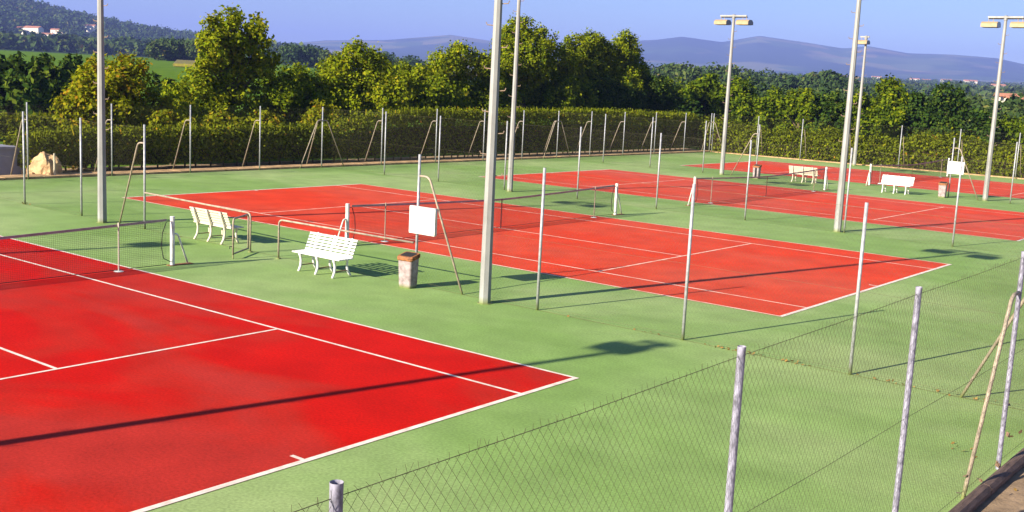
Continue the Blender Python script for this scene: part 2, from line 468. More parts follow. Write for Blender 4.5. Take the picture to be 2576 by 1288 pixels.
def height(x, y):
    x = np.asarray(x, float); y = np.asarray(y, float)
    dx = x - CAM[0]; dy = y - CAM[1]
    fw = dx * AX[0] + dy * AX[1]; rt = dx * RT[0] + dy * RT[1]
    d = np.hypot(dx, dy)
    u = 1288 + F0 * rt / np.maximum(fw, 0.15 * d + 1e-6)
    zr = np.interp(d, [0, 95, 140, 300, 900, 2500, 4600, 5400, 9000], [-0.15, -0.15, -1.2, -1.5, 7, 40, 76, 86, 90])
    zl = np.interp(d, [0, 85, 110, 160, 400, 600, 900, 2500, 4600, 9000], [-0.15, -0.15, 0.4, 2.2, 5.1, 7.0, 9, 26, 70, 90])
    w = smooth(1250, 700, u)
    z = zr * (1 - w) + zl * w
    ht = np.interp(u, HIL_U, HIL_T) * 2400 + 4.5
    hill = ht * smooth(950, 2370, d) * smooth(4300, 2560, d) * (0.94 + 0.06 * wave(x, y, 260))
    z = np.where((w > 0) & (d > 950), np.maximum(z, hill * np.minimum(1, w * 1.6) - (1 - np.minimum(1, w * 1.6)) * 40), z)
    mt = np.interp(u, SKY_U, SKY_T) * 7400 + 4.5
    s = smooth(4700, 7400, d)
    rid = z + (mt - z) * s * (1 - 0.10 * (1 - s) * (1 + wave(x, y, 420)) * 2.0)
    z = np.where(d > 4700, rid, z)
    z = z * (1 - 0.7 * smooth(7500, 8800, d))
    z = np.where(fw < 0.1 * d, np.interp(d, [0, 95, 400, 9000], [-0.15, -0.15, 1, 30]), z)
    return z


def terrain():
    th0 = math.atan2(AX[1], AX[0])
    ang = np.concatenate([np.linspace(-math.pi, -0.62, 40)[:-1], np.linspace(-0.62, 0.62, 420), np.linspace(0.62, math.pi, 40)[1:]])[:-1]
    rad = np.concatenate([[0.0], np.linspace(12, 200, 36), np.geomspace(212, 8800, 110)])
    A, Rr = np.meshgrid(ang + th0, rad, indexing='ij')
    X = CAM[0] + Rr * np.cos(A); Y = CAM[1] + Rr * np.sin(A)
    Z = height(X, Y)
    V = np.stack([X, Y, Z], -1).reshape(-1, 3)
    na, nr = len(ang), len(rad)
    i = np.arange(na)[:, None]; j = np.arange(nr - 1)[None, :]
    i2 = (i + 1) % na
    Q = np.stack([i * nr + j, i * nr + j + 1, i2 * nr + j + 1, i2 * nr + j], -1).reshape(-1, 4)
    m = bpy.data.materials.new('terrain_fields'); n, l = nodes(m)
    out = n.new('ShaderNodeOutputMaterial'); b = n.new('ShaderNodeBsdfDiffuse')
    g = n.new('ShaderNodeNewGeometry')
    vo = n.new('ShaderNodeTexVoronoi'); vo.inputs['Scale'].default_value = 0.0045; l.new(g.outputs['Position'], vo.inputs['Vector'])
    r = ramp(n, [(0.0, (0.045, 0.075, 0.020)), (0.35, (0.055, 0.085, 0.022)), (0.52, (0.11, 0.13, 0.045)), (0.72, (0.20, 0.15, 0.07)), (1.0, (0.05, 0.10, 0.025))])
    sp = n.new('ShaderNodeSeparateColor'); l.new(vo.outputs['Color'], sp.inputs[0]); l.new(sp.outputs[0], r.inputs[0])
    nz = n.new('ShaderNodeTexNoise'); nz.inputs['Scale'].default_value = 0.0016; nz.inputs['Detail'].default_value = 8; l.new(g.outputs['Position'], nz.inputs['Vector'])
    r2 = ramp(n, [(0.44, (0, 0, 0)), (0.52, (1, 1, 1))]); l.new(nz.outputs['Fac'], r2.inputs[0])
    fo = n.new('ShaderNodeMix'); fo.data_type = 'RGBA'; fo.inputs[7].default_value = (0.030, 0.048, 0.022, 1)
    l.new(r2.outputs[0], fo.inputs[0]); l.new(r.outputs[0], fo.inputs[6])
    # near grass: sunny meadow green
    ng = n.new('ShaderNodeTexNoise'); ng.inputs['Scale'].default_value = 0.35; ng.inputs['Detail'].default_value = 8; l.new(g.outputs['Position'], ng.inputs['Vector'])
    rg = ramp(n, [(0.3, (0.055, 0.120, 0.012)), (0.7, (0.115, 0.180, 0.020))]); l.new(ng.outputs['Fac'], rg.inputs[0])
    vm = n.new('ShaderNodeVectorMath'); vm.operation = 'LENGTH'; l.new(g.outputs['Position'], vm.inputs[0])
    mr = n.new('ShaderNodeMapRange'); mr.inputs[1].default_value = 520; mr.inputs[2].default_value = 640; l.new(vm.outputs['Value'], mr.inputs[0])
    mx = n.new('ShaderNodeMix'); mx.data_type = 'RGBA'; l.new(mr.outputs[0], mx.inputs[0]); l.new(rg.outputs[0], mx.inputs[6]); l.new(fo.outputs[2], mx.inputs[7])
    l.new(mx.outputs[2], b.inputs[0]); l.new(b.outputs[0], out.inputs[0])
    MT['terrain'] = m
    me = np_mesh('terrain', V, Q, 'terrain'); me.polygons.foreach_set('use_smooth', [True] * len(me.polygons))
    o = link('terrain', me); o['kind'] = 'structure'


terrain()

# ------------------------------------------------------------------ court ground
B_, D_, SG_, SV_ = 11.885, 5.485, 4.115, 6.40
COURTS = [(0.0, 0.0), (0.06, 18.08), (-0.13, 36.75), (-0.09, 55.2)]


def sheet(name, x0, x1, y0, y1, z, m, parent=None, kind=None, loc=None):
    mb = MB(); mb.add([(x0, y0, z), (x1, y0, z), (x1, y1, z), (x0, y1, z)], [(0, 1, 2, 3)])
    o = mb.build(name, m, parent)
    if kind: o['kind'] = kind
    return o


for ya, yb in ((-10.4, 9.12), (9.12, 27.62), (27.62, 46.1), (46.1, 65.2)):
    o = sheet('court_surround', -18.35, 17.98, ya - yb + 9, 9, 0.0, 'green', kind='structure'); o.location = (0, yb - 9, 0)
for yy in (9.12, 27.62, 46.1):
    mb = MB(); x = -18.3
    while x < 17.9:
        x2 = min(17.9, x + random.uniform(.6, 1.6)); a = random.uniform(.008, .022)
        mb.add([(x, yy - a, .004), (x2, yy - random.uniform(.008, .02), .004), (x2, yy + random.uniform(.008, .02), .004), (x, yy + a, .004)], [(0, 1, 2, 3)]); x = x2 + random.choice((0, 0, .2))
    mb.build('joint_strip', 'joint')['kind'] = 'structure'
for k, (cx, cy) in enumerate(COURTS):
    e = bpy.data.objects.new('court_surface', None); COL.objects.link(e); e.location = (cx, cy, 0); e['kind'] = 'structure'
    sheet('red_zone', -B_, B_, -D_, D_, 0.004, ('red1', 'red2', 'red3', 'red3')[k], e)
    lm = 'line' if k == 0 else 'line_far'
    w = 0.06 if k == 0 else 0.065

    def ln(x0, x1, y0, y1, m=lm): sheet('line_marking', x0, x1, y0, y1, 0.008, m, e)
    for s in (-1, 1):
        x = s * B_; ln(min(x, x - s * 0.09), max(x, x - s * 0.09), -D_, D_, 'line')
        y = s * D_; ln(-B_ + 0.09, B_ - 0.09, min(y, y - s * w), max(y, y - s * w))
        y = s * SG_; ln(-B_ + 0.09, B_ - 0.09, y - w / 2, y + w / 2)
        x = s * SV_; ln(x - w / 2, x + w / 2, -SG_ + w / 2, SG_ - w / 2)
        xm = s * (B_ - 0.09); ln(min(xm, xm - s * 0.2), max(xm, xm - s * 0.2), -0.03, 0.03, 'line')
    ln(-SV_ + w / 2, SV_ - w / 2, -w / 2, w / 2)

sheet('soil_verge', 18.12, 40, -30, 66, -0.03, 'soil', kind='structure')
mb = MB()
y = -12.0
while y < 65:
    L = random.uniform(2.2, 2.6)
    mb.tube([(18.06 + random.uniform(-.012, .012), y, 0.03), (18.06 + random.uniform(-.012, .012), y + L - 0.02, 0.03)], 0.085, 9)
    y += L
mb.build('timber_edging', 'sleeper')['kind'] = 'structure'
mb = MB(); y = -12.0
while y < 66:
    mb.box((-18.84, y + 0.745, 0.0), (0.94, 1.47, 0.16 + random.uniform(-.01, .012))); y += 1.5
mb.build('kerb', 'kerb')['kind'] = 'structure'
sheet('hedge_bed', -22.2, -20.3, -12, 68, -0.04, 'soil', kind='structure')
sheet('path', -20.3, -19.28, -12, 66, -0.02, 'asphalt', kind='structure')
mb = MB(); mb.box((-0.5, 65.45, 0.0), (36.5, 0.4, 0.12)); mb.build('far_kerb', 'kerb')['kind'] = 'structure'

# ------------------------------------------------------------------ fences
PH = 2.84
mb = MB(); mb.tube([(0, 0, -0.1), (0, 0, PH)], 0.030, 10); POST = mb.mesh('post', 'galv', True)
mb = MB(); PN = 2.75
mb.tube([(0, 0, -0.1), (0, 0, PN - 0.05)], 0.030, 12, caps=False)
mb.tube([(0, 0, PN - 0.05), (0, 0, PN)], [0.030, 0.031], 12, caps=False)
mb.tube([(0, 0, PN), (0, 0, PN - 0.12)], [0.031, 0.025], 12, caps=False); POSTN = mb.mesh('post', 'galvnear', True)


def brace_mesh(run, zt=2.22, m='tube', r=0.024, flat=0.30):
    mb = MB(); mb.tube(smooth_path([(0.03, 0, zt), (flat, 0, zt), (run, 0, -0.05)], 0.22, 7), r, 8); return mb.mesh('brace', m, True)


BR = {}


def brace(parent, x, y, ang, run, zt=2.22, m='tube'):
    key = (round(run, 2), zt, m)
    if key not in BR: BR[key] = brace_mesh(run, zt, m)
    return link('brace', BR[key], parent, (x, y, 0), ang)


CH = {}


def fence(label, posts, braces, skip=0, near=False, top=PH - 0.08, name='chain_link_fence'):
    p0 = posts[0]
    if near: top = PN - 0.07
    t = thing(name, label, 'fence', (p0[0], p0[1], 0), 0, 'chain link fences round the courts')
    for (x, y) in posts[skip:]: link('post', POSTN if near else POST, t, (x - p0[0], y - p0[1], 0))
    for (x, y, a, run, zt) in braces: brace(t, x - p0[0], y - p0[1], a, run, zt)
    tw = MB()
    for (xa, ya), (xb, yb) in zip(posts, posts[1:]):
        L = math.hypot(xb - xa, yb - ya); an = math.atan2(yb - ya, xb - xa)
        key = (round(L, 2), near)
        if key not in CH: CH[key] = chain_mesh(L, top, 0.074 if near else 0.080, 0.0011 if near else 0.0007, spikes=near)
        o = link('mesh_panel', CH[key], t, (xa - p0[0], ya - p0[1], 0), an); o['kind'] = 'stuff'
        for z in ((top, 1.45, 0.10) if near else (top, 1.4, 0.08)):
            q = MB(); sag = 0.012
            q.tube([(0, 0.004, z), (L / 2, 0.004, z - sag), (L, 0.004, z)], 0.0022 if near else 0.002, 4)
            o = q.build('tension_wire', 'wire', t); o.location = (xa - p0[0], ya - p0[1], 0); o.rotation_euler = (0, 0, an)
    return t


PI = math.pi
R12, R23, R34, YF, XN, XF = 9.12, 27.62, 46.1, 65.05, 17.93, -18.30
# near end, in front of the camera
fence('galvanised chain link fence with spiked wire ends, nearest the camera', [(XN, -12.8), (XN, -9.05), (XN, -5.20), (XN, -1.42), (XN, 2.22), (XN, 5.98), (XN, R12)],
      [(XN, 5.98, -PI / 2, 1.45, 2.25)], near=True)
fence('chain link fence continuing along the near end past the second court', [(XN, R12 + 0.1), (XN, 12.9), (XN, 16.6), (XN, 20.3), (XN, 24.0), (XN, R23)], [])
# dividing rows
fence('chain link fence left of the white slatted benches, ending in a bent brace', [(XF + 0.25, R12), (-14.9, R12), (-11.57, R12), (-8.36, R12), (-5.20, R12)],
      [(-5.20, R12, PI, 1.24, 2.34)], skip=1)
fence('chain link fence from the post with the near white board to the near right corner', [(4.96, R12), (8.30, R12), (11.62, R12), (14.76, R12), (XN - 0.12, R12)],
      [(4.96, R12, 0, 1.38, 2.38), (XN - 0.12, R12, PI, 1.30, 2.2)])
fence('long chain link fence between the second and third courts', [(XF + 0.25, R23), (-14.5, R23), (-11.2, R23), (-7.5, R23), (-3.8, R23), (-0.17, R23), (3.49, R23), (7.15, R23), (10.7, R23), (14.3, R23), (XN - 0.12, R23)], [], skip=1)
fence('far chain link fence left of the third pair of benches with a leaning brace', [(XF + 0.25, R34), (-15.0, R34), (-11.8, R34), (-8.42, R34), (-5.24, R34)], [(-5.24, R34, PI, 1.5, 2.34)], skip=1)
fence('chain link fence running right from the far white board', [(4.80, R34), (7.6, R34), (10.6, R34), (14.0, R34), (XN - 0.12, R34)], [(4.80, R34, 0, 1.4, 2.36)])
# far end along the hedge: braces lean back, the row junctions have side braces
ye = [9.3, 12.85, 16.3, 19.95, 23.6, 27.26, 31.2, 35.2, 39.1, 42.6, 46.0, 49.5, 53.3, 57.2, 61.2, 64.95]
bl = []
for yy in ye:
    if yy in (27.26, 46.0): bl += [(XF, yy, PI / 2, 1.45, 2.22), (XF, yy, -PI / 2, 1.35, 2.22), (XF, yy, PI, 1.1, 2.22)]
    elif yy == 64.95: bl += [(XF, yy, -PI / 2, 1.2, 2.2), (XF, yy, 0, 1.25, 2.2)]
    else: bl.append((XF, yy, PI + 0.10, 1.12, 2.2))
fence('chain link fence with bent braces along the clipped hedge at the left end', [(XF, yy) for yy in ye], bl)
xs = [-14.6, -11.25, -8.0, -4.35, -0.6, 2.95, 6.6, 10.3, 14.0, 17.9]
fence('chain link fence in front of the rough hedge beyond the farthest court', [(XF + 0.14, YF)] + [(x, YF) for x in xs], [(x, YF, PI / 2 - 0.1, 0.9, 2.2) for x in xs])

# low rails and open gate between the first two courts
def rail(label, pts, r=0.023, feet=()):
    t = thing('tube_rail', label, 'rail', (pts[-1][0], pts[-1][1], 0))
    ox, oy = pts[-1][0], pts[-1][1]
    mb = MB(); mb.tube(smooth_path([(x - ox, y - oy, z) for x, y, z in pts], 0.14, 6), r, 10); mb.build('tube', 'tube', t, True)
    q = MB()
    q.tube([(0, 0, -0.02), (0, 0, 0.03)], 0.06, 10); q.build('foot', 'tube', t)
    return t


rail('beige tube rail running left from the open gate to the braced post', [(-5.22, R12, 1.0), (-0.50, 8.98, 0.97), (-0.50, 8.98, -0.04)])
rail('beige tube rail running right from the gate opening to the board post', [(4.92, R12 - .06, 0.93), (0.66, 8.90, 0.95), (0.66, 8.90, -0.04)])
g = thing('small_gate', 'small open tube gate swung out beside the bench seen from behind', 'gate', (-0.45, 8.90, 0))
dx, dy = 0.10 + 0.42, 8.02 - 8.90
mb = MB(); mb.tube(smooth_path([(0.03, -0.05, 0.10), (0.03, -0.05, 0.96), (dx, dy, 0.96), (dx, dy, 0.10)], 0.10, 5), 0.022, 8); mb.build('frame', 'tube', g, True)
mb = MB(); mb.tube([(0.03, -0.05, 0.12), (dx, dy, 0.12)], 0.022, 8); mb.build('bottom_bar', 'tube', g)
mb = MB(); mb.tube([(dx, dy, 0.30), (dx - 0.06, dy - 0.05, 0.30), (dx - 0.06, dy - 0.05, 0.24)], 0.012, 6); mb.build('latch', 'netcord', g)
mb = MB(); mb.tube([(dx, dy, 0.12), (dx, dy, -0.02)], 0.018, 6); mb.build('drop_bolt', 'tube', g)

# ------------------------------------------------------------------ floodlight masts
def floodlight(parent, x, y, z):
    mb = MB()
    # wedge shaped housing, profile in Y-Z, visor towards the court
    prof = [(-0.30, -0.13), (0.26, -0.13), (0.26, 0.0), (0.12, 0.12), (-0.16, 0.12), (-0.30, 0.03)]
    mb.prism([(y + p, z + q) for p, q in prof], 'x', x - 0.36, x + 0.36)
    f = mb.build('floodlight', 'lampbody', parent)
    gl = MB(); gl.box((x, y - 0.02, z - 0.137), (0.64, 0.46, 0.012)); gl.build('glass', 'glass', f)
    en = MB(); en.prism([(y + p * 1.0, z + q * 1.0) for p, q in prof], 'x', x + 0.362, x + 0.385); en.build('end_shade', 'glass', f)  # dark plate: shade on the end facing away from the sun, as colour
    st = MB(); st.tube([(x - 0.10, y, z + 0.11), (x - 0.10, y, z + 0.30)], 0.014, 6); st.tube([(x + 0.10, y, z + 0.11), (x + 0.10, y, z + 0.30)], 0.014, 6)
    st.build('bracket', 'lampbody', f)


def mast(label, x, y, single=False, group='floodlight masts'):
    t = thing('floodlight_mast', label, 'floodlight', (x, y, 0), 0, group)
    mb = MB(); mb.tube([(0, 0, -0.1), (0, 0, 0.35), (0, 0, 8.36)], [0.125, 0.122, 0.068], 8); mb.build('pole', 'mast', t)
    mb = MB(); mb.tube([(0, 0, -0.02), (0, 0, 0.012)], 0.16, 8); mb.build('base_plate', 'mast', t)
    if single:
        mb = MB(); mb.box((-0.10, 0, 8.45), (0.62, 0.09, 0.09)); mb.build('crossbar', 'mast', t)
        floodlight(t, -0.18, -0.05 if y > 30 else 0.05, 8.10)
    else:
        mb = MB(); mb.box((0, -0.05, 8.45), (1.55, 0.07, 0.08)); mb.box((0, 0.05, 8.39), (1.55, 0.05, 0.06)); mb.build('crossbar', 'mast', t)
        for s in (-1, 1): floodlight(t, s * 0.64, 0.0, 8.12)
    mb = MB(); mb.tube([(0, 0, 8.3), (0, 0, 8.52)], 0.09, 8); mb.build('cap', 'mast', t)
    z = 2.6; k = 0
    while z < 8:
        s = 1 if k % 2 == 0 else -1; rr = 0.12 - 0.0065 * z
        mb = MB(); a = 0.45 if s > 0 else PI + 0.45
        c, sn = math.cos(a), math.sin(a)
        mb.tube([(c * rr, sn * rr, z), (c * (rr + 0.12), sn * (rr + 0.12), z + 0.01), (c * (rr + 0.14), sn * (rr + 0.14), z + 0.06)], 0.011, 5)
        mb.build('step_peg', 'peg', t); z += 0.42; k += 1
    return t


mast('grey floodlight mast beside the bent brace at the left end of the first court', -6.86, 8.86)
mast('tall thick grey floodlight mast right of the near white board and bin', 7.20, 8.80)
mast('grey floodlight mast behind the second court, left of the stretched net', -6.95, 27.3)
mast('grey floodlight mast at the right end between second and third courts', 6.90, 27.65)
mast('floodlight mast with two lamps against the hills, left of the far benches', -7.25, 46.1)
mast('floodlight mast with two lamps at the right edge of the picture', 6.42, 46.35)
mast('thin floodlight mast with one lamp, farthest of all, by the rough hedge', -7.0, 64.2, True)
mast('floodlight mast beside the first court whose shadow crosses its red baseline', 7.15, -9.55, True)
mast('floodlight mast beside the first court whose lamp shadow falls behind its net', -6.85, -9.6, True)

# ------------------------------------------------------------------ nets
def net_mesh(y0, y1, h0, hm, p=0.046):
    """cords of a net hanging in the plane x=0 between y0 and y1"""
    segs = []; n = int((y1 - y0) / p)

    def top(y): return hm + (h0 - hm) * min(1.0, abs(y) / abs(y1)) ** 1.25
    for k in range(n + 1):
        y = y0 + k * p; segs.append(((0, y, 0.03), (0, y, top(y) - 0.03)))
    m = 24
    ys = np.linspace(y0, y1, 25)
    for r in range(m + 1):
        fr = r / m
        for a, b in zip(ys, ys[1:]):
            segs.append(((0, a, 0.03 + (top(a) - 0.06) * fr), (0, b, 0.03 + (top(b) - 0.06) * fr)))
    V, Q = wires(segs, 0.0019)
    return np_mesh('net_cords', V, Q, 'netcord'), top, ys


def tennis_net(label, cx, cy):
    YP = D_ + 0.914
    t = thing('tennis_net', label, 'net', (cx, cy, 0), 0, 'tennis nets')
    me, top, ys = net_mesh(-YP + 0.16, YP - 0.16, 1.07, 0.914)
    o = link('net_cords', me, t); o['kind'] = 'stuff'
    mb = MB()
    for a, b in zip(ys, ys[1:]):
        mb.add([(-0.007, a, top(a) - 0.055), (-0.007, b, top(b) - 0.055), (-0.007, b, top(b)), (-0.007, a, top(a)), (0.007, a, top(a) - 0.055), (0.007, b, top(b) - 0.055), (0.007, b, top(b)), (0.007, a, top(a))],
               [(0, 1, 2, 3), (7, 6, 5, 4), (3, 2, 6, 7), (0, 4, 5, 1)])
    mb.build('headband', 'band', t)
    mb = MB(); mb.box((0.012, 0, 0.46), (0.004, 0.05, 0.90)); mb.build('centre_strap', 'strap', t)
    mb = MB(); mb.tube([(0, ys[0], 0.035), (0, ys[-1], 0.035)], 0.009, 5); mb.build('bottom_cord', 'netcord', t)
    for s in (-1, 1):
        mb = MB(); mb.tube([(0, s * YP, -0.05), (0, s * YP, 1.10)], 0.052, 12); mb.tube([(0, s * YP, 1.10), (0, s * YP, 1.115)], [0.056, 0.05], 12)
        po = mb.build('post', 'wpost', t, False)
        mb = MB(); mb.tube(smooth_path([(0, s * (YP + 0.03), 0.72), (0, s * (YP + 0.14), 0.70), (0, s * (YP + 0.42), -0.02)], 0.12, 5), 0.022, 8); mb.build('strut', 'wpost', po, True)
        mb = MB(); mb.box((0, s * (YP + 0.20), 0.006), (0.16, 0.62, 0.012)); mb.build('foot_plate', 'rust', po)
        mb = MB(); e = s * (YP - 0.16)
        mb.tube([(0, s * (YP - 0.04), 1.02), (0, e, 1.0), (0, e - s * 0.10, 0.75), (0, e - s * 0.13, 0.45), (0, e - s * 0.07, 0.18), (0, s * (YP - 0.04), 0.08)], 0.010, 5)
        mb.build('side_cord', 'netcord', t)
    return t


names = ['first court, dark cords at the left edge', 'second court behind the near white bench', 'third court, dark against the red', 'farthest court under the rough hedge']
for (cx, cy), nm in zip(COURTS, names):
    tennis_net('tennis net with white posts on the ' + nm, cx, cy)
for k, (cx, cy) in enumerate(COURTS):
    for s in (-1, 1):
        side = 'near' if s < 0 else 'far'
        o = thing('singles_stick', 'thin pale singles stick propping the %s side of the %s' % (side, ['first net', 'second net', 'third net', 'farthest net'][k]), 'stick', (cx + 0.03, cy + s * (SG_ + 0.914), 0), 0, 'singles sticks')
        mb = MB(); mb.tube([(0, 0, 0.01), (0, 0, 1.07)], 0.016, 8); mb.build('shaft', 'tube' if k else 'cream', o)
        mb = MB(); mb.tube([(0, 0, 0.009), (0, 0, 0.026)], [0.11, 0.07], 12); mb.build('foot', 'wpost', o)

# ------------------------------------------------------------------ benches
def bench(label, x, y, rz, m):
    """slatted garden bench on three pairs of S-curved legs, sitter looks along -Y before rotation"""
    t = thing('bench', label, 'bench', (x, y, 0), rz, 'slatted plastic benches')
    LEN = 1.56
    for lx in (-0.56, 0.0, 0.56):
        mb = MB()
        fr = smooth_path([(0, -0.29, 0.0), (0, -0.23, 0.12), (0, -0.215, 0.28), (0, -0.27, 0.41)], 0.10, 4)
        mb.tube([(lx, p[1], p[2]) for p in fr], [0.030] * len(fr), 8)
        mb.build('front_leg', m, t, True)
        mb = MB()
        bk = smooth_path([(0, 0.25, 0.0), (0, 0.155, 0.14), (0, 0.13, 0.34), (0, 0.20, 0.60), (0, 0.30, 0.84)], 0.12, 5)
        mb.tube([(lx, p[1], p[2]) for p in bk], [0.030] * len(bk), 8)
        mb.build('back_leg', m, t, True)
        mb = MB(); mb.box((lx, -0.05, 0.395), (0.05, 0.44, 0.04)); mb.build('seat_bearer', m, t)
        mb = MB(); mb.box((lx, -0.02, 0.14), (0.022, 0.40, 0.022)); mb.build('stretcher', 'strap', t)
    S = MB(); S.box((0, 0, 0), (LEN, 0.072, 0.024)); SL = S.mesh('slat', m)
    for k in range(5):
        o = link('slat', SL, t, (0, -0.27 + k * 0.088, 0.43))
    for k in range(6):
        o = link('slat', SL, t, (0, 0.135 + k * 0.027 - 0.035, 0.47 + k * 0.068))
        o.rotation_euler = (math.radians(68), 0, 0); o.scale = (1, 0.62, 1)
    return t


bench('white slatted bench facing the camera, left of the near rusty bin', 2.77, 8.48, 0, 'white')
bench('cream slatted bench seen from behind, beside the open tube gate', -2.42, 9.38, PI, 'cream')
b3 = gp(2014, 459.5); bench('small cream bench seen from behind near the third net post', b3[0] + 0.1, R34 + 0.15, PI, 'cream')
b4 = gp(2248, 487); bench('bright white bench facing the third court, left of the far bin', 2.53, 45.35, 0, 'white')


# ------------------------------------------------------------------ bins and boards
def bin_(label, x, y, rz=0.0, slot=False):
    t = thing('litter_bin', label, 'bin', (x, y, 0), rz, 'litter bins')

    def rr(a, b, c, n=5):
        out = []
        for (sx, sy, a0) in ((1, 1, 0), (-1, 1, 90), (-1, -1, 180), (1, -1, 270)):
            for k in range(n + 1):
                an = math.radians(a0 + 90 * k / n); out.append((sx * (a - c) + c * math.cos(an), sy * (b - c) + c * math.sin(an)))
        return out

    def loft(rings, m, nm, par, cap=(True, True)):
        mb = MB(); V = []; n = len(rings[0][0])
        for pts, z in rings: V += [(p, q, z + (0.2 * q if z > 0.6 else 0)) for p, q in pts]
        Fs = []
        for i in range(len(rings) - 1):
            for k in range(n): Fs.append((i * n + k, i * n + (k + 1) % n, (i + 1) * n + (k + 1) % n, (i + 1) * n + k))
        if cap[0]: Fs.append(tuple(range(n - 1, -1, -1)))
        if cap[1]: Fs.append(tuple((len(rings) - 1) * n + k for k in range(n)))
        mb.add(V, Fs); return mb.build(nm, m, par)
    loft([(rr(.150, .125, .05), 0.0), (rr(.162, .138, .05), 0.05), (rr(.182, .156, .05), 0.63)], 'binpaint', 'body', t)
    lid = loft([(rr(.196, .166, .05), 0.625), (rr(.206, .176, .06), 0.645), (rr(.206, .176, .06), 0.69), (rr(.192, .162, .06), 0.715)], 'rust', 'rim', t)
    loft([(rr(.160, .120, .045), 0.712), (rr(.158, .118, .045), 0.7185)], 'hole', 'opening', lid)
    if slot:
        mb = MB(); mb.box((0.02, -0.166, 0.33), (0.10, 0.02, 0.50)); mb.build('slot', 'hole', t)
    return t


bin_('rusty rimmed pale litter bin in front of the near board post', 5.06, 8.78, 0.12)
bin_('pale litter bin with a dark slot at the foot of the far braced post', -5.05, 45.8, 0.0, True)
bp_ = gp(2381, 496); bin_('pale litter bin under the far white board', 4.62, 45.75, 0.1)


def board(label, x, y, tilt=0.0):
    t = thing('score_board', label, 'board', (x, y, 0), tilt)
    mb = MB(); mb.box((0.26, -0.075, 1.44), (0.70, 0.05, 0.54)); mb.build('panel', 'board', t)
    mb = MB()
    for a in ((0.26, -0.075, 1.722, 0.74, 0.07, 0.025), (0.26, -0.075, 1.158, 0.74, 0.07, 0.025)): mb.box(a[:3], a[3:])
    for xx in (-0.102, 0.622): mb.box((xx, -0.075, 1.44), (0.024, 0.07, 0.54))
    mb.build('frame', 'wpost', t)
    mb = MB(); mb.tube([(0, 0, 1.6), (0, -0.06, 1.6)], 0.012, 6); mb.tube([(0, 0, 1.26), (0, -0.06, 1.26)], 0.012, 6); mb.build('clamp', 'galv', t)
    return t


board('white board fixed between the near post and its curved brace', 4.93, R12)
board('smaller looking white board on the far post above a litter bin', 4.78, R34)


